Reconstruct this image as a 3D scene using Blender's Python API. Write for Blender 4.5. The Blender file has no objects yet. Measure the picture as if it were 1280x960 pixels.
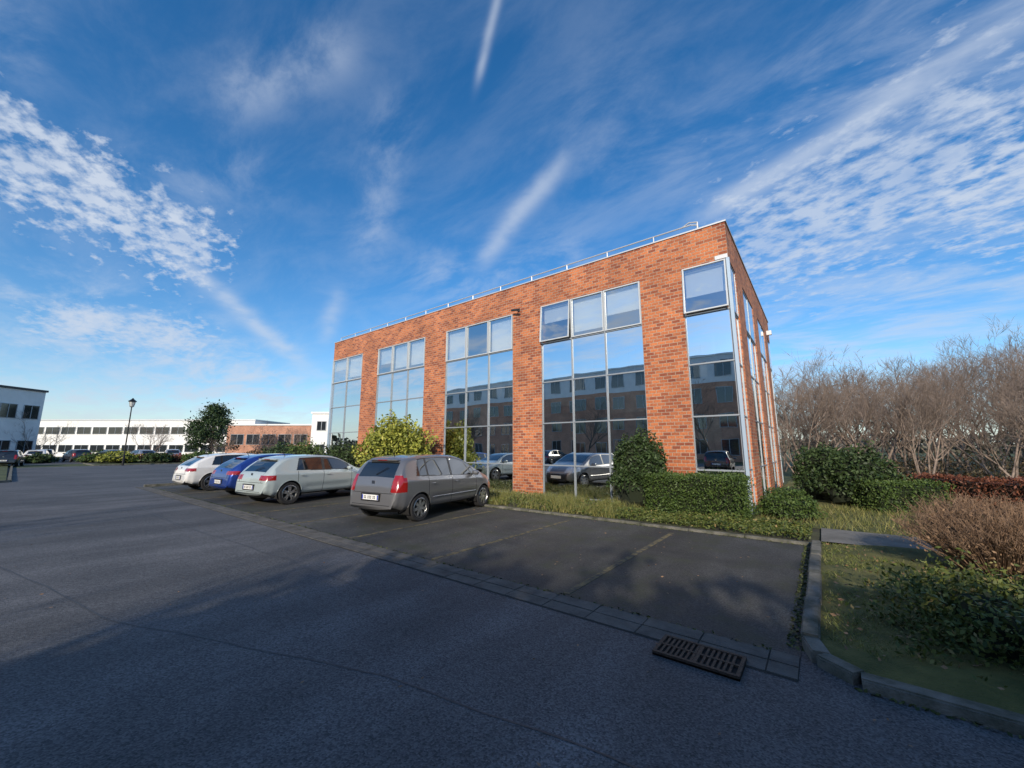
import bpy,bmesh,math,random
import numpy as np
from mathutils import Vector,Matrix,noise
random.seed(7); rng=np.random.default_rng(7)
S=bpy.context.scene
YAW=math.radians(37.86); PITCH=math.radians(9.27)
CY,SY=math.cos(YAW),math.sin(YAW)
CAM=Vector((1.49,-11.55,1.65))
def V(xo,yo):  # survey offsets (right, ahead of the viewpoint) -> site coordinates
    return (CAM.x+CY*xo-SY*yo, CAM.y+SY*xo+CY*yo)

# ------------------------------------------------------------------ materials
def mat(name,col,rough=.7,metal=0.,col2=None,scale=5.,bump=0.,bscale=40.,coat=0.,detail=6,spec=None,island=0.,stretch=None,lo=.33,hi=.67):
    m=bpy.data.materials.new(name); m.use_nodes=True
    nt=m.node_tree; b=nt.nodes['Principled BSDF']
    b.inputs['Base Color'].default_value=(*col,1); b.inputs['Roughness'].default_value=rough
    b.inputs['Metallic'].default_value=metal; b.inputs['Coat Weight'].default_value=coat
    b.inputs['Coat Roughness'].default_value=.03
    if spec is not None: b.inputs['Specular IOR Level'].default_value=spec
    L=nt.links; vec=None
    if col2 or bump:
        tc=nt.nodes.new('ShaderNodeTexCoord'); vec=tc.outputs['Object']
        if stretch:
            mp=nt.nodes.new('ShaderNodeMapping'); mp.inputs['Scale'].default_value=stretch
            L.new(vec,mp.inputs[0]); vec=mp.outputs[0]
    if col2:
        n=nt.nodes.new('ShaderNodeTexNoise'); n.inputs['Scale'].default_value=scale; n.inputs['Detail'].default_value=detail
        n.inputs['Roughness'].default_value=.62
        L.new(vec,n.inputs['Vector'])
        r=nt.nodes.new('ShaderNodeValToRGB'); r.color_ramp.elements[0].position=lo; r.color_ramp.elements[1].position=hi
        r.color_ramp.elements[0].color=(*col,1); r.color_ramp.elements[1].color=(*col2,1)
        L.new(n.outputs['Fac'],r.inputs[0]); L.new(r.outputs[0],b.inputs['Base Color'])
    if bump:
        n2=nt.nodes.new('ShaderNodeTexNoise'); n2.inputs['Scale'].default_value=bscale; n2.inputs['Detail'].default_value=5
        L.new(vec,n2.inputs['Vector']); bp=nt.nodes.new('ShaderNodeBump'); bp.inputs['Strength'].default_value=bump
        bp.inputs['Distance'].default_value=.02
        L.new(n2.outputs['Fac'],bp.inputs['Height']); L.new(bp.outputs[0],b.inputs['Normal'])
    return m
def leafmat(name,c1,c2,c3=None):
    m=bpy.data.materials.new(name); m.use_nodes=True; nt=m.node_tree; b=nt.nodes['Principled BSDF']; L=nt.links
    g=nt.nodes.new('ShaderNodeNewGeometry'); r=nt.nodes.new('ShaderNodeValToRGB')
    r.color_ramp.elements[0].color=(*c1,1); r.color_ramp.elements[1].color=(*c2,1)
    if c3: e=r.color_ramp.elements.new(.93); e.color=(*c2,1); r.color_ramp.elements[-1].color=(*c3,1)
    L.new(g.outputs['Random Per Island'],r.inputs[0]); L.new(r.outputs[0],b.inputs['Base Color'])
    b.inputs['Roughness'].default_value=.55; b.inputs['Specular IOR Level'].default_value=.3
    return m
def asphalt(name,c1,c2,moss=None,rough=.8):
    m=bpy.data.materials.new(name); m.use_nodes=True; nt=m.node_tree; b=nt.nodes['Principled BSDF']; L=nt.links
    tc=nt.nodes.new('ShaderNodeTexCoord')
    def noi(s,d=6,ro=.6,st=None):
        n=nt.nodes.new('ShaderNodeTexNoise'); n.inputs['Scale'].default_value=s; n.inputs['Detail'].default_value=d; n.inputs['Roughness'].default_value=ro
        if st:
            mp=nt.nodes.new('ShaderNodeMapping'); mp.inputs['Scale'].default_value=st; L.new(tc.outputs['Object'],mp.inputs[0]); L.new(mp.outputs[0],n.inputs['Vector'])
        else: L.new(tc.outputs['Object'],n.inputs['Vector'])
        return n.outputs['Fac']
    def ramp(s,p0,p1,a,c):
        r=nt.nodes.new('ShaderNodeValToRGB'); r.color_ramp.elements[0].position=p0; r.color_ramp.elements[1].position=p1
        r.color_ramp.elements[0].color=(*a,1); r.color_ramp.elements[1].color=(*c,1); L.new(s,r.inputs[0]); return r.outputs[0]
    def mix(f,a,c,mode='MIX'):
        x=nt.nodes.new('ShaderNodeMix'); x.data_type='RGBA'; x.blend_type=mode
        if isinstance(f,(int,float)): x.inputs[0].default_value=f
        else: L.new(f,x.inputs[0])
        for s,i in ((a,6),(c,7)):
            if isinstance(s,tuple): x.inputs[i].default_value=(*s,1)
            else: L.new(s,x.inputs[i])
        return x.outputs[2]
    base=ramp(noi(.35,6,.65),.35,.68,c1,c2)
    st=ramp(noi(1.1,4,.6,(1,.18,1)),.42,.62,(.8,.8,.8),(1.15,1.15,1.15))
    base=mix(1.,base,st,'MULTIPLY')
    v=nt.nodes.new('ShaderNodeTexVoronoi'); v.inputs['Scale'].default_value=90; L.new(tc.outputs['Object'],v.inputs['Vector'])
    sp=ramp(v.outputs['Color'],.1,.95,(.5,.5,.51),(1.85,1.82,1.76))
    base=mix(1.,base,sp,'MULTIPLY')
    if moss:
        base=mix(ramp(noi(1.6,7,.7),.5,.66,(0,0,0),(.85,.85,.85)),base,moss)
        base=mix(ramp(noi(.7,5,.6,(.4,1,1)),.5,.66,(0,0,0),(.7,.7,.7)),base,(.024,.025,.024))
    L.new(base,b.inputs['Base Color']); b.inputs['Roughness'].default_value=rough; b.inputs['Specular IOR Level'].default_value=.35
    bp=nt.nodes.new('ShaderNodeBump'); bp.inputs['Strength'].default_value=.6; bp.inputs['Distance'].default_value=.006
    L.new(v.outputs['Distance'],bp.inputs['Height']); L.new(bp.outputs[0],b.inputs['Normal'])
    return m

M_grass=mat('grass_ground',(.030,.045,.012),.9,col2=(.085,.10,.03),scale=1.3,bump=.6,bscale=25,detail=8)
M_lawn=mat('mossy_lawn',(.04,.055,.012),.95,col2=(.15,.14,.04),scale=2.3,bump=.9,bscale=60,detail=8)
M_soil=mat('bed_soil',(.035,.03,.018),.95,col2=(.07,.075,.03),scale=3,bump=.8,bscale=40)
M_road=asphalt('road_asphalt',(.060,.063,.069),(.100,.103,.110),rough=.75)
M_park=asphalt('parking_asphalt',(.036,.037,.037),(.070,.070,.067),moss=(.044,.050,.029),rough=.75)
M_conc=mat('kerb_concrete',(.05,.055,.035),.95,col2=(.19,.18,.155),scale=5,bump=.6,bscale=60,detail=9)
M_sett=mat('channel_concrete',(.055,.054,.050),.9,col2=(.12,.115,.105),scale=4,bump=.5,bscale=60)
M_line=mat('faded_yellow_paint',(.042,.042,.038),.9,col2=(.17,.135,.06),scale=9,detail=9,lo=.40,hi=.62)
M_path=mat('path_paving',(.12,.115,.10),.9,col2=(.2,.19,.17),scale=3,bump=.4,bscale=50)
M_iron=mat('rusty_iron',(.05,.04,.033),.75,.5,col2=(.11,.075,.055),scale=30,bump=.4,bscale=80)
M_dark=mat('dark_void',(.006,.006,.006),.9)
M_alu=mat('aluminium_frame',(.30,.33,.36),.45,.3)
M_sash=mat('sash_frame_paint',(.50,.53,.55),.45,.1)
M_aludark=mat('dark_gasket',(.03,.035,.04),.5)
M_post=mat('corner_post_paint',(.40,.50,.60),.35,.2)
M_coping=mat('zinc_coping',(.55,.56,.57),.45,.4)
M_white=mat('white_render',(.70,.70,.68),.8,col2=(.8,.8,.78),scale=.8)
M_greyclad=mat('grey_cladding',(.55,.56,.57),.6,col2=(.65,.66,.67),scale=1)
M_wing=mat('window_dark',(.02,.025,.03),.08,spec=.8)
M_bark=mat('bark',(.12,.090,.072),.9,col2=(.30,.235,.195),scale=6)
M_barkd=mat('bark_dark',(.06,.05,.04),.9,col2=(.13,.105,.08),scale=6)
M_intw=mat('interior_wall',(.6,.59,.56),.9); M_intf=mat('interior_floor',(.12,.12,.13),.8)
M_intd=mat('interior_partition',(.10,.11,.12),.9)
M_blind=mat('blind_fabric',(.78,.8,.8),.9)
M_roof=mat('roof_gravel',(.25,.24,.22),.95,col2=(.33,.32,.3),scale=30)
M_black=mat('black_painted_metal',(.015,.016,.018),.4,.3)
M_lampglass=mat('lantern_glass',(.7,.7,.66),.2)

def brickmat(name,c1,c2,mort,bw=.225,rh=.095,ms=.009):
    m=bpy.data.materials.new(name); m.use_nodes=True; nt=m.node_tree; b=nt.nodes['Principled BSDF']; L=nt.links
    tc=nt.nodes.new('ShaderNodeTexCoord'); sp=nt.nodes.new('ShaderNodeSeparateXYZ'); L.new(tc.outputs['Object'],sp.inputs[0])
    ad=nt.nodes.new('ShaderNodeMath'); L.new(sp.outputs[0],ad.inputs[0]); L.new(sp.outputs[1],ad.inputs[1])
    cb=nt.nodes.new('ShaderNodeCombineXYZ'); L.new(ad.outputs[0],cb.inputs[0]); L.new(sp.outputs[2],cb.inputs[1])
    br=nt.nodes.new('ShaderNodeTexBrick'); L.new(cb.outputs[0],br.inputs['Vector'])
    br.inputs['Scale'].default_value=1; br.inputs['Brick Width'].default_value=bw; br.inputs['Row Height'].default_value=rh
    br.inputs['Mortar Size'].default_value=ms; br.inputs['Mortar Smooth'].default_value=.2; br.inputs['Bias'].default_value=-.1
    br.inputs['Color1'].default_value=(*c1,1); br.inputs['Color2'].default_value=(*c2,1); br.inputs['Mortar'].default_value=(*mort,1)
    n=nt.nodes.new('ShaderNodeTexNoise'); n.inputs['Scale'].default_value=.8; n.inputs['Detail'].default_value=6; L.new(tc.outputs['Object'],n.inputs['Vector'])
    r=nt.nodes.new('ShaderNodeValToRGB'); r.color_ramp.elements[0].position=.3; r.color_ramp.elements[1].position=.7
    r.color_ramp.elements[0].color=(.72,.70,.70,1); r.color_ramp.elements[1].color=(1.12,1.1,1.06,1); L.new(n.outputs['Fac'],r.inputs[0])
    x=nt.nodes.new('ShaderNodeMix'); x.data_type='RGBA'; x.blend_type='MULTIPLY'; x.inputs[0].default_value=1
    L.new(br.outputs['Color'],x.inputs[6]); L.new(r.outputs[0],x.inputs[7])
    n2=nt.nodes.new('ShaderNodeTexNoise'); n2.inputs['Scale'].default_value=22; n2.inputs['Detail'].default_value=3; L.new(tc.outputs['Object'],n2.inputs['Vector'])
    r2=nt.nodes.new('ShaderNodeValToRGB'); r2.color_ramp.elements[0].position=.3; r2.color_ramp.elements[1].position=.7
    r2.color_ramp.elements[0].color=(.76,.74,.74,1); r2.color_ramp.elements[1].color=(1.15,1.15,1.15,1); L.new(n2.outputs['Fac'],r2.inputs[0])
    y=nt.nodes.new('ShaderNodeMix'); y.data_type='RGBA'; y.blend_type='MULTIPLY'; y.inputs[0].default_value=1.
    L.new(x.outputs[2],y.inputs[6]); L.new(r2.outputs[0],y.inputs[7])
    L.new(y.outputs[2],b.inputs['Base Color']); b.inputs['Roughness'].default_value=.85
    bp=nt.nodes.new('ShaderNodeBump'); bp.inputs['Strength'].default_value=.6; bp.inputs['Distance'].default_value=.01; bp.invert=True
    L.new(br.outputs['Fac'],bp.inputs['Height']); L.new(bp.outputs[0],b.inputs['Normal'])
    return m
M_brick=brickmat('orange_brick',(.56,.185,.07),(.22,.055,.030),(.42,.33,.25))
M_brick2=brickmat('red_brick',(.58,.27,.17),(.44,.19,.11),(.4,.35,.3))

def glassmat(name,refl=.58,tint=(.42,.46,.48),gc=(.86,.93,1.)):
    m=bpy.data.materials.new(name); m.use_nodes=True; nt=m.node_tree; L=nt.links
    nt.nodes.remove(nt.nodes['Principled BSDF'])
    g=nt.nodes.new('ShaderNodeBsdfGlossy'); g.inputs['Color'].default_value=(*gc,1); g.inputs['Roughness'].default_value=.003
    t=nt.nodes.new('ShaderNodeBsdfTransparent'); t.inputs[0].default_value=(*tint,1)
    f=nt.nodes.new('ShaderNodeLayerWeight'); f.inputs['Blend'].default_value=.25
    mr=nt.nodes.new('ShaderNodeMapRange'); L.new(f.outputs['Facing'],mr.inputs[0]); mr.inputs[3].default_value=refl; mr.inputs[4].default_value=.97
    mx=nt.nodes.new('ShaderNodeMixShader'); L.new(mr.outputs[0],mx.inputs[0]); L.new(t.outputs[0],mx.inputs[1]); L.new(g.outputs[0],mx.inputs[2])
    tc=nt.nodes.new('ShaderNodeTexCoord'); n=nt.nodes.new('ShaderNodeTexNoise'); n.inputs['Scale'].default_value=.9; n.inputs['Detail'].default_value=1
    L.new(tc.outputs['Object'],n.inputs['Vector']); bp=nt.nodes.new('ShaderNodeBump'); bp.inputs['Strength'].default_value=.12; bp.inputs['Distance'].default_value=.02
    L.new(n.outputs['Fac'],bp.inputs['Height']); L.new(bp.outputs[0],g.inputs['Normal'])
    L.new(mx.outputs[0],nt.nodes['Material Output'].inputs[0]); return m
M_glass=glassmat('solar_glass',.82,(.5,.55,.57),(.93,.98,1.))
M_clear=glassmat('clear_glass',.45,(.85,.9,.92),(.9,.96,1.))

# ------------------------------------------------------------------ mesh builder
class MB:
    def __init__(s): s.v=[];s.f=[];s.m=[];s.mats=[]
    def mi(s,m):
        if m not in s.mats: s.mats.append(m)
        return s.mats.index(m)
    def poly(s,pts,m):
        b=len(s.v); s.v+= [tuple(p) for p in pts]; s.f.append(tuple(range(b,b+len(pts)))); s.m.append(s.mi(m))
    def box(s,x0,x1,y0,y1,z0,z1,m,T=None):
        b=len(s.v); P=[(x,y,z) for z in (z0,z1) for y in (y0,y1) for x in (x0,x1)]
        if T is not None: P=[tuple(T@Vector(p)) for p in P]
        s.v+=P
        for f in ((0,2,3,1),(4,5,7,6),(0,1,5,4),(2,6,7,3),(0,4,6,2),(1,3,7,5)):
            s.f.append(tuple(b+i for i in f)); s.m.append(s.mi(m))
    def tube(s,pts,rad,n,m,cap=True):
        b=len(s.v); k=s.mi(m); N=len(pts); pts=[Vector(p) for p in pts]
        for i,p in enumerate(pts):
            d=(pts[min(i+1,N-1)]-pts[max(i-1,0)])
            if d.length<1e-9: d=Vector((0,0,1))
            d.normalize(); a=d.cross(Vector((0,0,1)) if abs(d.z)<.95 else Vector((1,0,0))); a.normalize(); c=d.cross(a)
            r=rad[i] if hasattr(rad,'__len__') else rad
            for j in range(n):
                t=2*math.pi*j/n; q=p+(a*math.cos(t)+c*math.sin(t))*r; s.v.append((q.x,q.y,q.z))
        for i in range(N-1):
            for j in range(n):
                s.f.append((b+i*n+j,b+i*n+(j+1)%n,b+(i+1)*n+(j+1)%n,b+(i+1)*n+j)); s.m.append(k)
        if cap and n>2:
            s.f.append(tuple(b+j for j in range(n))[::-1]); s.m.append(k)
            s.f.append(tuple(b+(N-1)*n+j for j in range(n))); s.m.append(k)
    def lathe(s,prof,n,m,axis='x',c=(0,0,0)):
        b=len(s.v); k=s.mi(m)
        for (a,r) in prof:
            for j in range(n):
                t=2*math.pi*j/n
                if axis=='x': s.v.append((c[0]+a,c[1]+r*math.cos(t),c[2]+r*math.sin(t)))
                else: s.v.append((c[0]+r*math.cos(t),c[1]+r*math.sin(t),c[2]+a))
        for i in range(len(prof)-1):
            for j in range(n):
                s.f.append((b+i*n+j,b+i*n+(j+1)%n,b+(i+1)*n+(j+1)%n,b+(i+1)*n+j)); s.m.append(k)
    def mesh(s,name,smooth=False,normals=True):
        me=bpy.data.meshes.new(name); me.from_pydata(s.v,[],s.f)
        for m in s.mats: me.materials.append(m)
        me.polygons.foreach_set('material_index',s.m)
        if normals:
            bm=bmesh.new(); bm.from_mesh(me); bmesh.ops.recalc_face_normals(bm,faces=bm.faces); bm.to_mesh(me); bm.free()
        if smooth: me.polygons.foreach_set('use_smooth',[True]*len(me.polygons))
        me.update(); return me
    def build(s,name,parent=None,smooth=False,normals=True):
        return add(name,s.mesh(name,smooth,normals),parent)
def add(name,me,parent=None,loc=None):
    o=bpy.data.objects.new(name,me); S.collection.objects.link(o)
    if parent: o.parent=parent
    if loc: o.location=loc
    return o
def empty(name,loc=(0,0,0),rz=0):
    o=bpy.data.objects.new(name,None); S.collection.objects.link(o); o.location=loc; o.rotation_euler=(0,0,rz); o.empty_display_size=.3; return o
def sheet(name,poly,z,m):
    b=MB(); b.poly([(x,y,z) for x,y in poly],m); o=b.build(name,normals=False)
    if o.data.polygons[0].normal.z<0: o.data.flip_normals()
    return o
def rect(x0,x1,y0,y1): return [(x0,y0),(x1,y0),(x1,y1),(x0,y1)]

# ------------------------------------------------------------------ ground
sheet('ground',rect(-900,900,-900,900),0,M_grass)
sheet('road',[(-52,-34),(60,-34),(60,-7.3),(1.2,-7.3),(1.2,-7.85),(-21.6,-7.85),(-21.6,26),(-52,26)],.004,M_road)
sheet('parking_lot',rect(-21.4,1.2,-7.45,-2.88),.008,M_park)
sheet('car_park',rect(-110,-60,-12,60),.004,M_road)
b=MB(); x=-21.5
while x<1.15:
    w=.5
    for k in range(2):
        y=-7.84+k*.2; z=.012+random.uniform(-.002,.004)
        b.box(x+.006,min(x+w,1.2)-.006,y+.005,y+.190,-.02,z,M_sett)
    x+=w
b.build('drainage_channel')
sheet('channel_bedding',rect(-21.6,1.2,-7.86,-7.42),.0065,mat('joint_soil',(.03,.03,.026),1.))
b=MB()
for i in range(9):
    x=-.97-2.28*i
    b.box(x-.04,x+.04,-7.38,-3.3,.0,.0125,M_line)
b.build('parking_bay_lines')
def kerb_line(bb,p,q,w=.13,h=.11,m=M_conc,L=.98,z0=-.02):
    p=Vector((*p,0)); q=Vector((*q,0)); d=q-p; n=max(1,round(d.length/L)); e=d.normalized(); s=Vector((-e.y,e.x,0)); l=d.length/n
    for i in range(n):
        hh=h+random.uniform(-.006,.006)
        A=p+e*(i*l+.006); B=p+e*((i+1)*l-.006)
        T=Matrix(((e.x,s.x,0,A.x),(e.y,s.y,0,A.y),(0,0,1,0),(0,0,0,1)))
        ln=(B-A).length; j=random.uniform(-.006,.006)
        bb.box(0,ln,-w/2+j,w/2+j,z0,hh-.012,m,T); bb.box(0,ln,-w/2+.012+j,w/2-.012+j,hh-.012,hh,m,T)
b=MB(); kerb_line(b,(1.27,-2.9),(1.27,-7.2))
kerb_line(b,(1.27,-7.2),(1.34,-7.46),L=.3,h=.10);kerb_line(b,(1.34,-7.46),(1.55,-7.62),L=.3,h=.09); kerb_line(b,(1.55,-7.64),(2.5,-7.66),h=.08);kerb_line(b,(2.5,-7.66),(14,-7.45),h=.08)
kerb_line(b,(1.2,-2.86),(-21.4,-2.86),h=.06,w=.1); b.build('kerb')
b=MB(); kerb_line(b,(-21.5,-7.6),(-21.5,-2.9)); b.build('kerb')
def relief(name,x0,x1,y0,y1,z,m,st=.12,amp=.04,fn=None):
    nx=int((x1-x0)/st)+1; ny=int((y1-y0)/st)+1; vs=[];fs=[]
    for j in range(ny+1):
        for i in range(nx+1):
            X=x0+(x1-x0)*i/nx; Y=y0+(y1-y0)*j/ny
            vs.append((X,Y,z+amp*noise.fractal(Vector((X*.9,Y*.9,3)),1,2,4)+(fn(X,Y) if fn else 0)))
    for j in range(ny):
        for i in range(nx):
            a=j*(nx+1)+i; fs.append((a,a+1,a+nx+2,a+nx+1))
    me=bpy.data.meshes.new(name); me.from_pydata(vs,[],fs); me.materials.append(m); me.polygons.foreach_set('use_smooth',[True]*len(fs))
    return add(name,me)
relief('lawn',1.33,14,-7.57,-2.75,.06,M_lawn,fn=lambda X,Y: .06*min(1,max(0,(X-1.4)/1.5))-.05*max(0,1-(Y+7.57)/.3)-.05*max(0,1-((X-1.33)+(Y+7.57))/.35))
relief('planting_bed',-21.4,1.33,-2.81,-.02,.05,M_soil,.25,.03)
relief('side_lawn',.12,30,-1.35,14,.06,M_lawn,.4,.04)
relief('garden_path',1.34,14,-2.75,-1.35,.085,M_path,.25,.01)
b=MB(); poly=[(-100,-34),(-31,-34),(-29,-30),(-28.5,-12.5),(-30,-11.2),(-100,-10.6)]
b.poly([(x,y,.09) for x,y in poly],M_grass); b.build('grass_verge')
b=MB(); kerb_line(b,(-28.6,-30),(-28.4,-12.5)); kerb_line(b,(-28.4,-12.5),(-30,-11.1)); kerb_line(b,(-30,-11.1),(-60,-10.7)); b.build('kerb')
b=MB(); kerb_line(b,(-52,-6),(-52,26)); kerb_line(b,(-52,-6),(-60,-6)); b.build('kerb')
M_tar=mat('tar_seam',(.03,.03,.032),.6,col2=(.065,.065,.067),scale=9)
def seam(pts,wd):
    b=MB(); P=[]
    for i in range(len(pts)-1):
        for k in range(12):
            t=k/12; X=pts[i][0]*(1-t)+pts[i+1][0]*t; Y=pts[i][1]*(1-t)+pts[i+1][1]*t; P.append((X,Y+.05*noise.noise(Vector((X*1.3,Y,0)))))
    for i in range(len(P)-1):
        w0=wd+wd*.5*noise.noise(Vector((P[i][0]*4,1,0))); w1=wd+wd*.5*noise.noise(Vector((P[i+1][0]*4,1,0)))
        b.poly([(P[i][0],P[i][1]-w0,.0065),(P[i+1][0],P[i+1][1]-w1,.0065),(P[i+1][0],P[i+1][1]+w1,.0065),(P[i][0],P[i][1]+w0,.0065)],M_tar)
    b.build('tar_seam')
seam([(-12,-12.6),(-8,-11.4),(-6,-11.0),(-4.2,-10.7),(-2.5,-10.1),(-1.2,-9.6),(0.6,-9.3),(4,-9.2),(10,-9.1)],.007)
seam([(-26,-9.2),(-16,-8.9),(-10,-9.0),(-5,-8.7),(-2.4,-8.75)],.01)
g=empty('drain_grate',(.56,-7.93,0))
b=MB(); X0,X1,Y0,Y1=-.31,.31,-.175,.175
b.box(X0,X1,Y0,Y1,.006,.0175,M_dark); b.build('pit',g)
b=MB(); fz=.036
b.box(X0,X1,Y0,Y0+.026,.0,fz,M_iron); b.box(X0,X1,Y1-.026,Y1,.0,fz,M_iron)
b.box(X0,X0+.026,Y0+.026,Y1-.026,0,fz,M_iron); b.box(X1-.026,X1,Y0+.026,Y1-.026,0,fz,M_iron)
b.box(X0+.026,X1-.026,-.011,.011,0,fz-.002,M_iron); b.box(-.014,.014,Y0+.026,-.011,0,fz-.002,M_iron); b.box(-.014,.014,.011,Y1-.026,0,fz-.002,M_iron)
x=X0+.055
while x<X1-.045:
    if abs(x)>.026:
        b.box(x-.009,x+.009,Y0+.026,-.011,.005,fz-.004,M_iron); b.box(x-.009,x+.009,.011,Y1-.026,.005,fz-.004,M_iron)
    x+=.038
b.build('bars',g)

# ------------------------------------------------------------------ office building
OB=empty('office_building')
HT=7.87; WT=6.8; LX=-21.0; DY=11.3
rows=[WT,5.38,3.95,2.5,1.07,.04]
fb=[(-1.22,0,1),(-6.15,-2.45,3),(-11.2,-7.45,3),(-16.4,-12.62,3),(LX,-17.85,2)]
sb=[(0,1.2,1),(2.5,5.0,2),(6.3,8.8,2),(10.1,DY,1)]
w=MB(); T=.3
for a,c in ((-2.45,-1.22),(-7.45,-6.15),(-12.62,-11.2),(-17.85,-16.4)):
    w.box(a,c,0,T,-.1,WT,M_brick); w.box(a,c,DY-T,DY,-.1,WT,M_brick)
for a,c in ((1.2,2.5),(5.0,6.3),(8.8,10.1)):
    w.box(-T,0,a,c,-.1,WT,M_brick); w.box(LX,LX+T,a,c,-.1,WT,M_brick)
w.box(LX,0,0,T,WT,HT,M_brick); w.box(LX,0,DY-T,DY,WT,HT,M_brick)
w.box(-T,0,T,DY-T,WT,HT,M_brick); w.box(LX,LX+T,T,DY-T,WT,HT,M_brick)
w.build('brick_walls',OB)
w=MB()
w.box(LX-.03,.03,-.03,T+.03,HT,HT+.04,M_coping); w.box(LX-.03,.03,DY-T-.03,DY+.03,HT,HT+.04,M_coping)
w.box(-T-.03,.03,T+.03,DY-T-.03,HT,HT+.04,M_coping); w.box(LX-.03,LX+T+.03,T+.03,DY-T-.03,HT,HT+.04,M_coping)
w.build('coping',OB)
w=MB(); w.box(LX+T,-T,T,DY-T,7.3,7.45,M_roof); w.build('roof',OB)
w=MB(); w.box(-.32,-.004,-.02,.018,WT+.01,WT+.12,M_coping); w.build('corner_lintel',OB)
w=MB(); y=.16; zr=8.17
w.tube([(LX+.4,y,zr),(-.9,y,zr),(-.75,y+.12,zr)],.022,6,M_coping); w.tube([(-.75,y+.12,zr),(-.75,DY-.5,zr)],.022,6,M_coping)
x=LX+.4
while x<-.8:
    w.tube([(x,y,HT),(x,y,zr)],.018,6,M_coping); w.box(x-.05,x+.05,y-.05,y+.05,HT+.04,HT+.055,M_coping); x+=1.55
w.tube([(-.75,y+.12,HT-.3),(-.75,y+.12,zr+.1)],.028,6,M_coping); w.tube([(-1.15,y,zr),(-.95,y,zr+.09),(-.75,y+.1,zr+.09)],.02,6,M_coping)
w.build('roof_guard_rail',OB)
w=MB()
w.box(LX+.35,-.35,.45,DY-.45,-.02,.03,M_intf)
w.box(LX+.35,-.35,.45,DY-.45,3.3,3.62,M_intw); w.box(LX+.3,-.3,.32,DY-.32,6.75,6.79,M_intw)
w.box(LX+1,-4,5.2,5.32,.03,3.3,M_intw); w.box(LX+1,-4,3.4,3.52,3.62,6.75,M_intw)
w.box(-6.9,-6.75,.5,3.4,3.62,6.75,M_intw); w.box(-12,-11.85,.5,5.2,.03,3.3,M_intd); w.box(-16.9,-16.75,.5,3.4,3.62,6.75,M_intw)
for i in range(12):
    x=-19+i*1.55; zz=(.03,3.62)[i%2]; w.box(x,x+1.2,1.0,1.7,zz+.70,zz+.74,M_intw); w.box(x+.1,x+.16,1.05,1.6,zz,zz+.7,M_intd); w.box(x+1.0,x+1.06,1.05,1.6,zz,zz+.7,M_intd)
    w.box(x+.35,x+.85,1.2,1.24,zz+.85,zz+1.15,M_aludark); w.box(x+.2,x+.9,2.9,3.3,zz,zz+(1.4,2.0)[i%2],(M_intw,M_intd)[i%3==0])
w.build('interior',OB)
gl=MB(); fr=MB(); bl=MB()
def pane(u0,u1,z0,z1,face,off,tilt=0.,gm=None):
    j=[random.uniform(-.004,.004) for _ in range(3)]
    def P(u,z,d):
        d=d+j[0]*(u-u0)*1.2+j[1]*(z-z0)+tilt*(z1-z)
        if face=='f': return (u,off-d,z)
        if face=='s': return (-off+d,u,z)
        if face=='l': return (LX+off-d,u,z)
        return (u,DY-off+d,z)
    gl.poly([P(u0,z0,0),P(u1,z0,0),P(u1,z1,0),P(u0,z1,0)],gm or M_glass)
def bar(u0,u1,z0,z1,face,d0,d1,m=M_alu):
    if face=='f': fr.box(u0,u1,-d1,-d0,z0,z1,m)
    elif face=='s': fr.box(d0,d1,u0,u1,z0,z1,m)
    elif face=='l': fr.box(LX-d1,LX-d0,u0,u1,z0,z1,m)
    else: fr.box(u0,u1,DY+d0,DY+d1,z0,z1,m)
def glaze(a,c,n,face,vis=True):
    pw=(c-a)/n; h=.02; pd=-.015 if face=='f' else -.04
    for i in range(n+1):
        u=a+i*pw; u0=max(u-h,a); u1=min(u+h,c)
        bar(u0,u1,rows[-1],WT,face,-.10,pd)
    for k,z in enumerate(rows):
        z0=max(z-h,rows[-1]); z1=min(z+h,WT)
        for i in range(n): bar(a+i*pw+h,a+(i+1)*pw-h,z0,z1,face,-.09,pd-.005)
    for k in range(len(rows)-1):
        for i in range(n):
            u0=a+i*pw+.02; u1=a+(i+1)*pw-.02; z1=rows[k]-.02; z0=rows[k+1]+.02
            if k==0:
                tl=0
                if face=='f' and ((a<-6 and a>-6.3 and i==0) or a>-1.3): tl=.085
                s=.035; d1=.02 if face=='f' else -.02
                for (p,q,zz0,zz1) in ((u0,u0+s,z0,z1),(u1-s,u1,z0,z1),(u0+s,u1-s,z0,z0+s),(u0+s,u1-s,z1-s,z1)):
                    if tl and face=='f':
                        Tm=Matrix.Translation((0,0,z1))@Matrix.Rotation(-tl*1.,4,'X')@Matrix.Translation((0,0,-z1))
                        fr.box(p,q,-.035,.01,zz0,zz1,M_sash,Tm)
                    else: bar(p,q,zz0,zz1,face,-.05,d1,M_sash if face=='f' else M_alu)
                pane(u0+s,u1-s,z0+s,z1-s,face,(-.012 if tl else .03),tl,M_clear)
            else: pane(u0,u1,z0,z1,face,.06)
            if vis and ((k==0 and random.random()<.75) or (k==2 and random.random()<.4)):
                d=random.choice((.3,.45,.6,.85,1.0))*(z1-z0)
                if face=='f': bl.box(u0+.03,u1-.03,.17,.18,z1-d,z1,M_blind)
                else: bl.box(-.18,-.17,max(u0,.2)+.03,u1-.03,z1-d,z1,M_blind)
for a,c,n in fb: glaze(a,c if c<0 else -.05,n,'f')
for a,c,n in sb: glaze(max(a,.05),c,n,'s')
for a,c,n in sb[1:3]: glaze(a,c,n,'l',False)
glaze(.05,1.2,1,'l',False)
for a,c,n in fb[1:4]: glaze(a,c,n,'b',False)
gl.build('glazing',OB,normals=False); fr.build('window_frames',OB); bl.build('blinds',OB)
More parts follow.
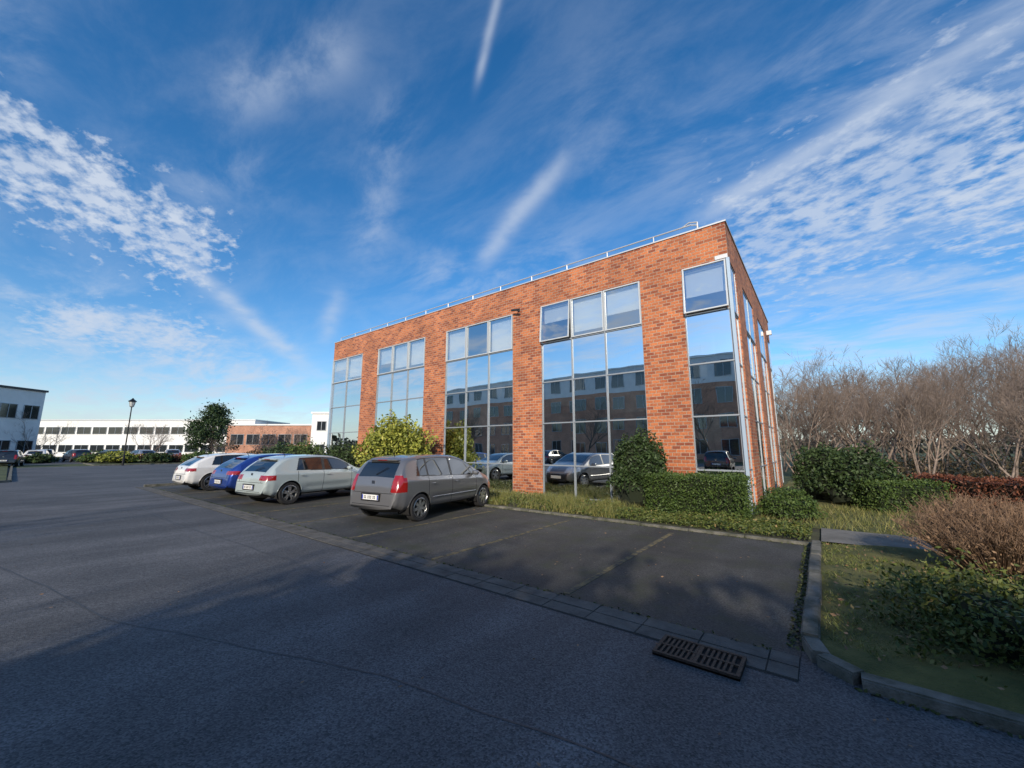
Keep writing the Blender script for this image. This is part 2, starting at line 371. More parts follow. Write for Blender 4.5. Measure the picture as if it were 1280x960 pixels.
w=MB(); w.box(-.05,.03,-.03,.05,0,WT-.001,M_post); w.build('corner_post',OB)
w=MB(); w.box(LX-.03,LX+.05,-.03,.05,0,WT-.001,M_post); w.build('corner_post',OB)
w=MB()
for a,c,n in fb: w.box(a+.001,c-.001,.02,.28,-.1,.038,M_conc)
w.build('sill_base',OB)
w=MB(); w.box(-7.2,-7.1,-.03,-.001,WT+.02,WT+.14,M_aludark); w.tube([(-7.15,-.03,WT+.08),(-7.15,-.18,WT+.05)],.02,6,M_aludark); w.tube([(-7.35,-.2,WT+.06),(-7.0,-.24,WT+.0)],.045,8,M_aludark); w.build('security_camera',OB)
w=MB(); w.box(.001,.2,DY-1.4,DY-1.25,6.9,7.1,M_coping); w.build('floodlight',OB)

# ------------------------------------------------------------------ other buildings
def block(name,loc,L,D,H,wall,storeys,winw=1.6,gap=1.4,wh=1.3,fascia=M_white,rz=0,topclad=None,sill=.9):
    e=empty(name,(loc[0],loc[1],0),rz)
    w=MB(); sh=H/storeys
    if topclad:
        w.box(0,L,0,D,-.1,H-sh,wall); w.box(-.02,L+.02,-.02,D+.02,H-sh,H,topclad)
        x=.3
        while x<L: w.box(x,x+.05,-.06,-.021,H-sh,H,topclad); x+=.45
    else: w.box(0,L,0,D,-.1,H,wall)
    w.build('walls',e)
    w=MB(); w.box(-.15,L+.15,-.15,D+.15,H,H+.25,fascia); w.build('roof_edge',e)
    w=MB(); f=MB()
    for s in range(storeys):
        z=s*sh+sill; off=-.03 if (topclad and s==storeys-1) else 0
        for side in (0,1):
            yy=off if side==0 else D-off; sg=-1 if side==0 else 1
            def bx(b,x0,x1,d0,d1,z0,z1,m):
                y0,y1=sorted((yy+sg*d0,yy+sg*d1)); b.box(x0,x1,y0,y1,z0,z1,m)
            x=.8
            while x+winw<L-.4:
                bx(w,x,x+winw,.003,.03,z,z+wh,M_wing)
                bx(f,x-.06,x,.003,.07,z-.06,z+wh+.06,M_alu); bx(f,x+winw,x+winw+.06,.003,.07,z-.06,z+wh+.06,M_alu)
                bx(f,x,x+winw,.003,.08,z-.06,z,M_alu); bx(f,x,x+winw,.003,.07,z+wh,z+wh+.06,M_alu); bx(f,x+winw/2-.03,x+winw/2+.03,.032,.07,z,z+wh,M_alu)
                x+=winw+gap
    w.build('windows',e); f.build('window_frames',e)
    return e
block('brick_office_building',(-72,-62),74,13,14.3,M_brick2,4,1.9,2.0,1.9,M_coping,topclad=M_greyclad)
def vb(name,xo,yo,L,D,H,*a,**k):
    X,Y=V(xo,yo); return block(name,(X,Y),L,D,H,*a,rz=YAW+k.pop('turn',0),**k)
vb('white_office_building',-60,36,14,22,8.7,M_white,2,1.5,.75,1.6,M_aludark,turn=math.pi/2)
vb('low_white_building',-96,78,45,12,7.0,M_white,2,2.6,.5,1.3,M_coping)
vb('low_brick_building',-50.5,70,15.5,10,5.6,M_brick2,1,2.2,.6,1.7,M_white,sill=2.3)
vb('white_annexe',-28,55,4.2,8,6.4,M_white,2,1.2,.8,1.2,M_coping)

# ------------------------------------------------------------------ vegetation
def leaves(name,pts,size,m,flat=0.,core=None,parent=None,asp=.5):
    N=len(pts); a=rng.normal(size=(N,3)); a[:,2]*=(1-flat); a/=np.linalg.norm(a,axis=1)[:,None]
    c=rng.normal(size=(N,3)); c[:,2]*=(1-flat); c-=a*(a*c).sum(1)[:,None]; c/=np.linalg.norm(c,axis=1)[:,None]
    s=size*rng.uniform(.55,1.35,size=(N,1)); a=a*s; c=c*s*asp
    v=np.stack([pts-a,pts-c,pts+a,pts+c],1).reshape(-1,3)
    f=np.arange(4*N).reshape(-1,4).tolist(); v=v.tolist(); mi=[0]*N; mats=[m]
    if core:
        cv,cf,cm=core; b=len(v); v+=cv; f+=[tuple(b+i for i in q) for q in cf]; mi+=[1]*len(cf); mats.append(cm)
    me=bpy.data.meshes.new(name); me.from_pydata(v,[],f)
    for q in mats: me.materials.append(q)
    me.polygons.foreach_set('material_index',mi); return add(name,me,parent)
def lumpf(d,sc,seed): return noise.fractal(Vector((d[0]*sc+seed,d[1]*sc,d[2]*sc)),1,2,3)
def bush(name,c,r,n,size,m,lump=.3,seed=0,sc=1.8,corem=None,depth=.3,corek=.78,asp=.5):
    d=rng.normal(size=(n,3)); d/=np.linalg.norm(d,axis=1)[:,None]; d[:,2]=np.abs(d[:,2])*1.1-.25*rng.random(n)
    k=np.array([1+lump*lumpf(q,sc,seed) for q in d]); rad=1-depth*rng.random(n)**1.6
    rad=np.where(rng.random(n)<.06,rad+.12*rng.random(n),rad)
    p=d*(k*rad)[:,None]*np.array(r)+np.array(c); p[:,2]=np.maximum(p[:,2],.05+.1*rng.random(n))
    core=None
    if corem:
        bm=bmesh.new(); bmesh.ops.create_icosphere(bm,subdivisions=3,radius=1); cv=[]
        for q in bm.verts:
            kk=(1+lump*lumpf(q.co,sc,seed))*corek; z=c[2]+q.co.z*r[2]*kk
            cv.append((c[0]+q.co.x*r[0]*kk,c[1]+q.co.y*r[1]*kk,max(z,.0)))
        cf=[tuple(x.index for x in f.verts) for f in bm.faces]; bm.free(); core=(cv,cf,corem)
    return leaves(name,p,size,m,core=core,asp=asp)
def hedge(name,p,q,wd,h,n,size,m,corem,jit=.05,asp=.5):
    p=np.array(p,float); q=np.array(q,float); L=np.linalg.norm(q-p); e=(q-p)/L; s=np.array([-e[1],e[0]])
    u=rng.random(n)*L; wv=rng.uniform(-.5,.5,n)*wd; z=rng.random(n)*h
    A=L*wd; B=L*h*2; C=wd*h*2; t=rng.random(n)*(A+B+C)
    z=np.where(t<A,h,z); sd=(t>=A)&(t<A+B); wv=np.where(sd,np.sign(wv)*wd/2,wv); ed=t>=A+B; u=np.where(ed,np.where(u<L/2,0,L),u)
    ln=np.array([noise.noise(Vector((a*2.2+p[0],b*3,c*3))) for a,b,c in zip(u,wv,z)])*jit*1.6
    u=u+rng.normal(size=n)*jit; wv=wv*(1+ln)+rng.normal(size=n)*jit*.7; z=np.maximum(.06,z+ln+rng.normal(size=n)*jit*.7)
    P=np.stack([p[0]+e[0]*u+s[0]*wv,p[1]+e[1]*u+s[1]*wv,z],1)
    cv=[];k=.07
    for zz in (0,h-k):
        for a in (k,L-k):
            for bb in (-wd/2+k,wd/2-k): cv.append((p[0]+e[0]*a+s[0]*bb,p[1]+e[1]*a+s[1]*bb,zz))
    cf=[(0,1,3,2),(4,6,7,5),(0,4,5,1),(2,3,7,6),(0,2,6,4),(1,5,7,3)]
    return leaves(name,P,size,m,core=(cv,cf,corem),asp=asp)
def blades(name,pts,h,m,wd=.006,lean=.5):
    N=len(pts); a=rng.uniform(0,2*math.pi,N); hh=h*rng.uniform(.4,1.3,N)
    lx=rng.normal(size=N)*lean*hh; ly=rng.normal(size=N)*lean*hh
    ox=np.cos(a)*wd; oy=np.sin(a)*wd
    v=np.stack([np.stack([pts[:,0]-ox,pts[:,1]-oy,pts[:,2]],1),np.stack([pts[:,0]+ox,pts[:,1]+oy,pts[:,2]],1),np.stack([pts[:,0]+lx,pts[:,1]+ly,pts[:,2]+hh],1)],1).reshape(-1,3)
    me=bpy.data.meshes.new(name); me.from_pydata(v.tolist(),[],np.arange(3*N).reshape(-1,3).tolist()); me.materials.append(m); return add(name,me)
L_box=leafmat('boxwood_leaf',(.03,.06,.014),(.09,.135,.03)); L_dark=leafmat('dark_leaf',(.018,.035,.012),(.055,.09,.027))
L_yel=leafmat('yellow_green_leaf',(.10,.13,.02),(.34,.35,.06),(.42,.38,.08)); L_red=leafmat('copper_leaf',(.09,.03,.018),(.2,.075,.04))
L_brown=leafmat('dry_twig_leaf',(.13,.075,.04),(.30,.19,.11)); L_grass=leafmat('grass_blade',(.05,.08,.015),(.20,.21,.06),(.38,.31,.15))
L_gold=leafmat('dry_grass_blade',(.06,.085,.018),(.25,.23,.075),(.38,.30,.14))
L_mix=leafmat('groundcover_leaf',(.03,.055,.012),(.13,.15,.035),(.28,.2,.09)); L_con=leafmat('evergreen_foliage',(.015,.032,.012),(.05,.085,.03))
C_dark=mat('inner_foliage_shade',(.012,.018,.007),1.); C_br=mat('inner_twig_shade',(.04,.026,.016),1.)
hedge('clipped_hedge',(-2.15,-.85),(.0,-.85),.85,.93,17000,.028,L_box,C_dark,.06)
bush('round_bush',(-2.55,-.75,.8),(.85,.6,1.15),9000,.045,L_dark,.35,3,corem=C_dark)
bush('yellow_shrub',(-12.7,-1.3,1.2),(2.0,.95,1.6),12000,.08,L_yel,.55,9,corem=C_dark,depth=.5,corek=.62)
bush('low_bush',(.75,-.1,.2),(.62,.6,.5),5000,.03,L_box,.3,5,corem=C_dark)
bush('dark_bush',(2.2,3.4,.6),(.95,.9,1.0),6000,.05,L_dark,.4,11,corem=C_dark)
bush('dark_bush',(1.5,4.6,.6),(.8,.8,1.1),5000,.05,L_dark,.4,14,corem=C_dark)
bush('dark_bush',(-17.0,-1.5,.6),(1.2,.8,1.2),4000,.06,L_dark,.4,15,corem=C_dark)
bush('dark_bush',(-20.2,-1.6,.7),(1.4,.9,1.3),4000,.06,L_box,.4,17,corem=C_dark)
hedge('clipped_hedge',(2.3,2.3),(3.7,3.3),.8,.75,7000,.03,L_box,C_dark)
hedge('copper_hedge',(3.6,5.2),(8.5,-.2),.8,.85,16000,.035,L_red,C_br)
def twig_shrub(name,c,R,H,n,m,seed):
    random.seed(seed); b=MB()
    for i in range(n):
        a=random.uniform(0,6.28); r=R*math.sqrt(random.random())*.35; x=c[0]+math.cos(a)*r; y=c[1]+math.sin(a)*r
        out=random.uniform(.2,1); h=H*random.uniform(.6,1.05)*(1-.35*out*out); ex=c[0]+math.cos(a)*R*out; ey=c[1]+math.sin(a)*R*out
        mx,my=(x+ex)/2+random.uniform(-.06,.06),(y+ey)/2+random.uniform(-.06,.06)
        b.tube([(x,y,c[2]),(mx,my,c[2]+h*.6),(ex,ey,c[2]+h)],[.006,.004,.0015],3,m,False)
        for k in range(4):
            t=random.uniform(.35,1); px=mx*(1-t)+ex*t; py=my*(1-t)+ey*t; pz=c[2]+h*(.6+.4*t)
            b.tube([(px,py,pz),(px+random.uniform(-.1,.1),py+random.uniform(-.1,.1),pz+random.uniform(.02,.14))],[.0025,.001],3,m,False)
    return b.build(name,normals=False)
M_tw=mat('dry_twigs',(.13,.075,.043),.9,col2=(.30,.20,.13),scale=9)
o=twig_shrub('dry_shrub',(3.1,-3.7,.08),.95,.95,1300,M_tw,3)
lv=bush('dl',(3.1,-3.7,.45),(.9,.9,.55),2200,.018,L_brown,.3,21,depth=.7); lv.name='dry_leaves'; lv.parent=o
o=twig_shrub('dry_shrub',(5.0,-3.2,.08),1.1,1.0,1000,M_tw,5)
lv=bush('dl',(5.0,-3.2,.45),(1.,1.,.6),2000,.018,L_brown,.3,22,depth=.7); lv.name='dry_leaves'; lv.parent=o
bush('spreading_shrub',(3.0,-6.35,.12),(1.2,1.05,.52),16000,.023,L_mix,.5,31,corem=C_dark,sc=2.6,corek=.68)
bush('spreading_shrub',(4.9,-6.2,.15),(1.4,1.1,.6),9000,.028,L_mix,.45,33,corem=C_dark,sc=2.4)
def scatter(n,x0,x1,y0,y1,z=.08): 
    return np.stack([rng.uniform(x0,x1,n),rng.uniform(y0,y1,n),np.full(n,z)],1)
p=scatter(42000,1.36,7,-7.5,-2.8,.07)
k=np.array([noise.fractal(Vector((a*1.4,b_*1.4,0)),1,2,3) for a,b_ in p[:,:2]])
blades('lawn_grass',p[k>-.15],.035,L_grass,.004,.8)
p=scatter(13000,-8.2,-2.3,-2.75,-.3,.05); k=np.array([noise.noise(Vector((a*1.2,b_*1.2,4))) for a,b_ in p[:,:2]]); blades('tall_grass',p[k>-.12],.23,L_gold,.006,.4)
p=scatter(5000,-20,-8.2,-2.75,-.3,.05); blades('tall_grass',p,.18,L_gold,.007,.4)
p=scatter(4000,.2,5,-1.3,2.5,.06); blades('tall_grass',p,.14,L_gold,.006,.5)
p=scatter(9000,-2.6,1.2,-2.75,-1.25,.07); p[:,2]+=.16*rng.random(9000)*np.array([.6+noise.noise(Vector((a*1.6,b_*1.6,8))) for a,b_ in p[:,:2]]); leaves('groundcover',p,.03,L_mix,.3)
p=scatter(7000,-12,-2.4,-2.78,-.4,.07); p[:,2]+=.14*rng.random(7000); leaves('groundcover',p,.035,L_mix,.3)
p=np.concatenate([scatter(1500,-21,1.15,-2.98,-2.9,.015),scatter(900,1.1,1.2,-7.3,-3,.015),scatter(900,-21,1.1,-7.47,-7.41,.015),scatter(500,1.5,8,-7.76,-7.70,.012)]); leaves('kerb_moss',p,.018,leafmat('moss',(.03,.045,.012),(.09,.10,.03)),.6)
p=scatter(420,-20,1.1,-7.3,-2.95,.018); leaves('fallen_leaves',p,.02,L_brown,.93)
p=scatter(130,-14,6,-11.5,-7.9,.014); leaves('fallen_leaves',p,.016,L_brown,.93)
p=scatter(700,1.4,6,-7.4,-2.9,.115); leaves('fallen_leaves',p,.022,L_brown,.7)

def tree_mesh(name,seed,H,stems,kids,m,spread=.55,r0=.1):
    random.seed(seed); b=MB(); mx=len(kids)
    def grow(p,d,ln,r,lv):
        ns=(5,4,3,2,2)[lv]; pts=[p.copy()]; rad=[r]; q=p.copy(); dd=d.copy()
        for i in range(ns):
            dd=(dd+Vector((random.gauss(0,.13),random.gauss(0,.13),random.gauss(.05,.09)))).normalized(); q=q+dd*(ln/ns); pts.append(q.copy()); rad.append(r*(1-.7*(i+1)/ns))
        b.tube(pts,rad,(7,5,3,3,3)[lv],m,False)
        if lv<mx:
            for i in range(kids[lv]):
                t=random.uniform(.22 if lv else .3,1.); f=t*ns; k=min(int(f),ns-1); pp=pts[k].lerp(pts[k+1],f-k); td=(pts[k+1]-pts[k]).normalized()
                ax=td.cross(Vector((random.gauss(0,1),random.gauss(0,1),random.gauss(0,1)))).normalized()
                nd=(Matrix.Rotation(random.uniform(.35,.95),3,ax)@td+Vector((0,0,.12))).normalized()
                grow(pp,nd,ln*random.uniform(.38,.62)*(1.15-.4*t),max(r*(1-.7*t)*.6,.007),lv+1)
    for s in range(stems):
        a=6.28*s/stems+random.uniform(-.4,.4); sp=spread*random.uniform(.3,1) if stems>1 else .06
        grow(Vector((math.cos(a)*.25*(stems>1),math.sin(a)*.25*(stems>1),-.05)),Vector((math.cos(a)*sp,math.sin(a)*sp,1)).normalized(),H*random.uniform(.62,.8),r0*random.uniform(.6,1),0)
    return b.mesh(name,normals=False,smooth=True)
TM=[tree_mesh('bare_tree_mesh',11+i,7.2,4,(9,8,6),M_bark,.5,.085) for i in range(4)]
TS=[tree_mesh('bare_tree_single',31+i,7.5,1,(13,9,6),M_barkd,.1,.13) for i in range(2)]
random.seed(5)
def place(me,x,y,s=1.,name='bare_tree'):
    o=add(name,me,None,(x,y,0)); o.rotation_euler=(random.uniform(-.06,.06),random.uniform(-.06,.06),random.uniform(0,6.28)); o.scale=(s*random.uniform(.85,1.15),s*random.uniform(.85,1.15),s); return o
i=0
for row,(yo,n) in enumerate(((19,7),(23,9),(28,10),(35,9))):
    for k in range(n):
        t=k/(n-1); r0=.69 if row else .74
        xo=yo*(r0+ (1.45-r0)*t)+random.uniform(-.9,.9); X,Y=V(xo,yo+random.uniform(-1.5,1.5)-3.0*t)
        sc=(.76,.92,1.06,1.24)[row]*random.uniform(.8,1.1)*(.95+.30*t)
        place(TM[i%4],X,Y,sc); i+=1
pp=[]
for k in range(14000):
    t=random.random(); yo=random.uniform(19,38); xo=yo*(.70+.85*t); X,Y=V(xo,yo); z=random.random()**1.6*(1.1+.8*noise.noise(Vector((X*.3,Y*.3,0)))); pp.append((X,Y,z))
leaves('undergrowth',np.array(pp),.09,leafmat('bramble_leaf',(.03,.032,.014),(.13,.09,.05)),asp=.4)
for xo,yo,s in ((-60,50,.8),(-49,54,.75),(-39,62,.7),(-31.5,58,.7),(-42,58,.5)):
    place(TM[int(abs(xo))%3],*V(xo,yo),s)
for x,y,s in ((-12,-31,1.1),(-5.5,-25,1.15),(-21,-32,1.15),(-30,-31,1.1),(9,-25,1.45),(1.5,-24.5,1.2),(5.5,-26,1.4),(16,-25,1.5),(-42,-33,1.3),(21,-22,1.5)):
    place(TS[int(abs(x))%2],x,y,s)
def evergreen(x,y,H,R,n,per,seed,name='evergreen_tree',sz=.17,zb=1.8,clump=.55):
    random.seed(seed)
    e=empty(name,(x,y,0)); w=MB(); w.tube([(0,0,0),(.1,0,H*.35),(0,.1,H*.9)],[.25,.18,.05],8,M_barkd)
    for k in range(16):
        a=k*2.4; z=zb+.3+k*(H-zb)*.05; r=R*.8*(1-.06*k); w.tube([(0,0,z),(math.cos(a)*r,math.sin(a)*r,z+.8)],[.07,.02],4,M_barkd)
    w.build('trunk',e); pp=[]
    for k in range(n):
        z=random.uniform(zb,H-.4); rr=R*math.sin(min(1,(H+.3-z)/(H*.62))*1.57)*random.uniform(.35,1); a=random.uniform(0,6.28); c=np.array([math.cos(a)*rr,math.sin(a)*rr,z])
        pp.append(c+rng.normal(size=(per,3))*np.array([clump,clump,clump*.7]))
    leaves('foliage',np.concatenate(pp),sz,L_con,parent=e)
X,Y=V(-45.5,60); evergreen(X,Y,8.3,3.2,60,150,3)
for k,(x,y,H,R) in enumerate(((2.4,-20.5,5.4,2.5),(5.0,-20.2,6.0,2.7),(7.8,-19.8,6.4,2.8),(10.8,-19.6,6.9,3.0),(14.2,-19.2,6.9,3.0),(18,-18.6,6.5,2.9),(3.6,-23.5,7.2,2.6))):
    evergreen(x,y,H,R,80,130,20+k,zb=.5,sz=.24)
for xo,yo,r,h,m in ((-44,44.5,2.2,1.1,L_yel),(-40,45,1.6,1.0,L_dark),(-47.5,46,2.2,1.0,L_box),(-36,46,1.8,1.1,L_box),(-52,44,1.6,.9,L_dark),(-28.5,48,2,1.6,L_con),(-25,44,1.6,1.8,L_dark),(-32,50,2.5,1.2,L_brown),(-22.5,40,1.5,1.8,L_con)):
    X,Y=V(xo,yo); bush('shrub',(X,Y,h*.3),(r,r*.8,h*.8),1500,.13,m,.5,xo,corem=C_dark)
X,Y=V(-50,47); X2,Y2=V(-33,47); hedge('field_hedge',(X,Y),(X2,Y2),1.2,.8,5000,.09,L_red,C_br,.12)
pp=[]
for k in range(30000):
    a=random.uniform(0,2*math.pi); R=random.uniform(170,215); h=5.5+4.5*noise.fractal(Vector((math.cos(a)*7,math.sin(a)*7,0)),1,2,4)
    pp.append((R*math.cos(a),R*math.sin(a),random.random()*max(h,2)))
leaves('distant_tree_line',np.array(pp),1.3,leafmat('distant_foliage',(.035,.045,.03),(.11,.10,.075)))

# ------------------------------------------------------------------ street lamp
def lamp(x,y,h):
    e=empty('street_lamp',(x,y,0)); w=MB()
    w.tube([(0,0,0),(0,0,.9),(0,0,.95),(0,0,h-.75)],[.09,.085,.055,.045],10,M_black); w.tube([(0,0,h-.75),(0,0,h-.68)],[.05,.16],8,M_black); w.build('pole',e)
    w=MB(); w.tube([(0,0,h-.68),(0,0,h-.2)],[.15,.24],6,M_lampglass); w.build('lantern',e)
    w=MB(); w.tube([(0,0,h-.2),(0,0,h-.14),(0,0,h+.05),(0,0,h+.16)],[.33,.31,.1,.03],6,M_black)
    for j in range(6):
        t=j*math.pi/3; w.tube([(.155*math.cos(t),.155*math.sin(t),h-.68),(.25*math.cos(t),.25*math.sin(t),h-.19)],.014,4,M_black)
    w.build('cap',e)
lamp(*V(-37,38),6.3)

# ------------------------------------------------------------------ cars
def paint(name,c,metal=.5): return mat(name,c,.32,metal,coat=1.)
M_tyre=mat('tyre_rubber',(.018,.018,.019),.85); M_rim=mat('alloy_rim',(.5,.51,.52),.3,.9); M_rimd=mat('rim_shadow',(.03,.03,.032),.5,.5)
M_cglass=mat('car_glass',(.008,.010,.012),.03,spec=1.0,coat=.6); M_trim=mat('black_trim',(.012,.012,.013),.4)
M_tail=mat('tail_lamp',(.28,.008,.008),.15,coat=1); M_head=mat('head_lamp',(.55,.57,.6),.08,.3,coat=1); M_plate=mat('number_plate',(.75,.75,.72),.5); M_seam=mat('panel_gap',(.008,.008,.008),.9)
M_pblue=mat('plate_blue',(.02,.05,.35),.5); M_chrome=mat('badge_chrome',(.7,.7,.7),.15,1.)
def sm(a,n):
    a=a.copy()
    for _ in range(n): a[1:-1]=.25*a[:-2]+.5*a[1:-1]+.25*a[2:]
    return a
CARS={}
def car_parts(kind):
    if kind in CARS: return CARS[kind]
    K=dict(
     hatch=dict(L=4.03,top=[(0,.40),(.015,.60),(.05,.80),(.11,.98),(.22,1.17),(.34,1.33),(.47,1.42),(.9,1.475),(1.6,1.49),(2.15,1.465),(2.5,1.38),(2.95,1.15),(3.2,1.02),(3.5,.94),(3.8,.82),(3.95,.70),(4.02,.55),(4.03,.38)],
        belt=[(0,1.0),(1,.97),(3,.90),(4,.8)],W=[(0,.66),(.06,.76),(.25,.83),(.7,.858),(2,.862),(3.2,.85),(3.6,.79),(3.9,.66),(4.03,.46)],
        wc=(.72,3.30),R=.305,win=[(.58,.96),(1.0,1.82),(1.88,2.86)],ws=(2.3,3.12),rw=(.125,.345),rwy=.58,tl=(.68,1.04,.59),hl=(3.5,.66,.86,.38),seams=(.98,1.85,2.9)),
     sport=dict(L=4.03,top=[(0,.42),(.02,.62),(.04,.78),(.10,.92),(.30,1.12),(.48,1.27),(.66,1.36),(1.0,1.41),(1.7,1.433),(2.2,1.40),(2.5,1.32),(2.95,1.10),(3.12,1.01),(3.5,.95),(3.8,.86),(3.96,.72),(4.02,.55),(4.03,.38)],
        belt=[(0,.98),(1,.95),(3,.91),(4,.8)],W=[(0,.70),(.06,.80),(.25,.86),(.7,.87),(2,.87),(3.2,.865),(3.6,.82),(3.9,.70),(4.03,.52)],
        wc=(.74,3.30),R=.325,win=[(.90,1.78),(1.84,2.82)],ws=(2.3,3.05),rw=(.14,.50),rwy=.58,tl=(.72,.86,.46),hl=(3.55,.64,.80,.40),seams=(.96,1.81,2.86)),
     long=dict(L=4.42,top=[(0,.42),(.02,.62),(.05,.80),(.12,.95),(.35,1.13),(.6,1.28),(.85,1.37),(1.2,1.425),(1.9,1.44),(2.4,1.40),(2.75,1.32),(3.2,1.10),(3.4,1.0),(3.8,.94),(4.15,.84),(4.33,.70),(4.41,.55),(4.42,.38)],
        belt=[(0,.99),(1,.96),(3,.91),(4.4,.8)],W=[(0,.70),(.06,.81),(.25,.87),(.7,.89),(2.2,.895),(3.5,.88),(3.9,.83),(4.25,.72),(4.42,.52)],
        wc=(.82,3.56),R=.33,win=[(.78,1.1),(1.14,1.98),(2.04,3.06)],ws=(2.5,3.32),rw=(.15,.60),rwy=.58,tl=(.76,.88,.46),hl=(3.9,.64,.80,.40),seams=(1.12,2.01,3.1)),
    )[kind]
    L=K['L']; tp=np.array(K['top']); seg=np.hypot(*np.diff(tp,axis=0).T); s=np.r_[0,np.cumsum(seg)]
    ss=np.concatenate([np.linspace(0,1.0,110,endpoint=False),np.linspace(1.0,s[-1],200)])
    U=np.interp(ss,s,tp[:,0]); Z=np.interp(ss,s,tp[:,1]); U=sm(U,22); Z=sm(Z,22)
    for q in K['seams']:
        for d in (-.007,.007):
            j=np.searchsorted(U,q+d); zz=np.interp(q+d,U,Z); U=np.insert(U,j,q+d); Z=np.insert(Z,j,zz)
    gu=np.linspace(0,L,200); Wg=sm(np.interp(gu,*np.array(K['W']).T),4); Wf=lambda u: np.interp(u,gu,Wg)
    cnt=[3,2,8,24,8,34,5,40]; rings=[]; segid=sum([[i]*c for i,c in enumerate(cnt)],[])
    fB=lambda u: np.interp(u,*np.array(K['belt']).T)
    for u,zt in zip(U,Z):
        Wd=Wf(u); zb=fB(u); z0=.20+.10*max(0,1-u/.25)+.05*max(0,1-(L-u)/.3); h=max(zt-z0,.02)
        z2=z0+min(.09,.2*h); z3=z0+min(.38,.5*h); z5=min(zb,z0+.85*h); z4=z5-min(.07,.1*h); z6=max(zt-.055,z5+.3*(zt-z5)); z6=min(z6,zt-.002)
        Wr=Wd*.95-(zt-z5)*.33
        P=[(0,z0),(Wd*.86,z0),(Wd*.955,z2),(Wd,z3),(Wd*.992,z4),(Wd*.95,z5),(Wr,z6),(Wr-.10,zt-.014),(0,zt)]
        r=[]
        for i,c in enumerate(cnt):
            for k in range(c): t=k/c; r.append((P[i][0]*(1-t)+P[i+1][0]*t,P[i][1]*(1-t)+P[i+1][1]*t))
        r.append(P[-1]); r=np.array(r)
        for _ in range(10): r[1:-1]=.25*r[:-2]+.5*r[1:-1]+.25*r[2:]
        if K['wc'][0]+.3<u<K['wc'][1]-.3:
            fz=min(1,(u-K['wc'][0]-.3)/.3,(K['wc'][1]-.3-u)/.3); r[:,0]-=.022*fz*np.exp(-((r[:,1]-.46)/.10)**2)*(r[:,0]>.5)
        rings.append(r)
    rings=np.array(rings); nS,nR=rings.shape[:2]
    b=MB(); idx={}
    for side in (1,-1):
        for i in range(nS):
            for j in range(nR):
                if side==-1 and (j==0 or j==nR-1): idx[(side,i,j)]=idx[(1,i,j)]; continue
                idx[(side,i,j)]=len(b.v); b.v.append((side*rings[i,j,0],U[i],rings[i,j,1]))
    R=K['R']; AR=R+.045
    b.mats=[None,M_cglass,M_trim,M_tail,M_head,M_seam]
    cc=(rings[:-1,:-1]+rings[1:,:-1]+rings[:-1,1:]+rings[1:,1:])/4
    for i in range(nS-1):
        um=(U[i]+U[i+1])/2; zt=(Z[i]+Z[i+1])/2; zb=fB(um)
        for j in range(nR-1):
            y,z=cc[i,j]; sg=segid[j]; m=0
            if y>.5 and any((um-w)**2+(z-R)**2<AR**2 for w in K['wc']): continue
            if sg<=1: m=2
            elif z<.30 and sg==2: m=2
            if (um<.10 or um>L-.12) and z<.36: m=2
            if sg==5 and zt-zb>.10:
                zz0=zb+.02; zz1=zt-.07
                a0=K['win'][0][0]; a1=K['win'][-1][1]
                lim0=a0+(z-zb)*.35; lim1=a1+.14-(z-zb)*.95
                if zz0<z<zz1 and lim0<um<lim1:
                    m=2
                    if zz0+.015<z<zz1-.012 and any(max(p+.015,lim0+.02)<um<min(q-.015,lim1-.03) for p,q in K['win']): m=1
            if sg==7:
                if K['ws'][0]<um<K['ws'][1]: m=1
                if K['rw'][0]<um<K['rw'][1] and y<K['rwy']-.15*(zt-1): m=1
            t0,t1,ty=K['tl']
            if um<.30 and t0<z<t1 and y>ty and m!=1 and not(sg==5 and um>.22): m=3
            hu,h0,h1,hy=K['hl']
            if um>hu and h0<z<h1 and y>hy: m=4
            if um>L-.16 and .36<z<.60 and y<.52: m=2
            if 2<=sg<=4 and any(abs(um-q)<.007 for q in K['seams']): m=5
            for side in (1,-1):
                q=(idx[(side,i,j)],idx[(side,i+1,j)],idx[(side,i+1,j+1)],idx[(side,i,j+1)])
                if len(set(q))<4: continue
                b.f.append(q if side==1 else q[::-1]); b.m.append(m)
    for i in (0,nS-1):
        ring=[idx[(1,i,j)] for j in range(nR)]+[idx[(-1,i,j)] for j in range(nR-2,0,-1)]
        b.f.append(tuple(ring)); b.m.append(2 if i else 0)
    me=bpy.data.meshes.new('body'); me.from_pydata(b.v,[],b.f)
    for m in b.mats: me.materials.append(m if m else M_trim)
    me.polygons.foreach_set('material_index',b.m)
    bm=bmesh.new(); bm.from_mesh(me); bmesh.ops.recalc_face_normals(bm,faces=bm.faces); bm.to_mesh(me); bm.free()
    me.polygons.foreach_set('use_smooth',[True]*len(me.polygons))
    w=MB()
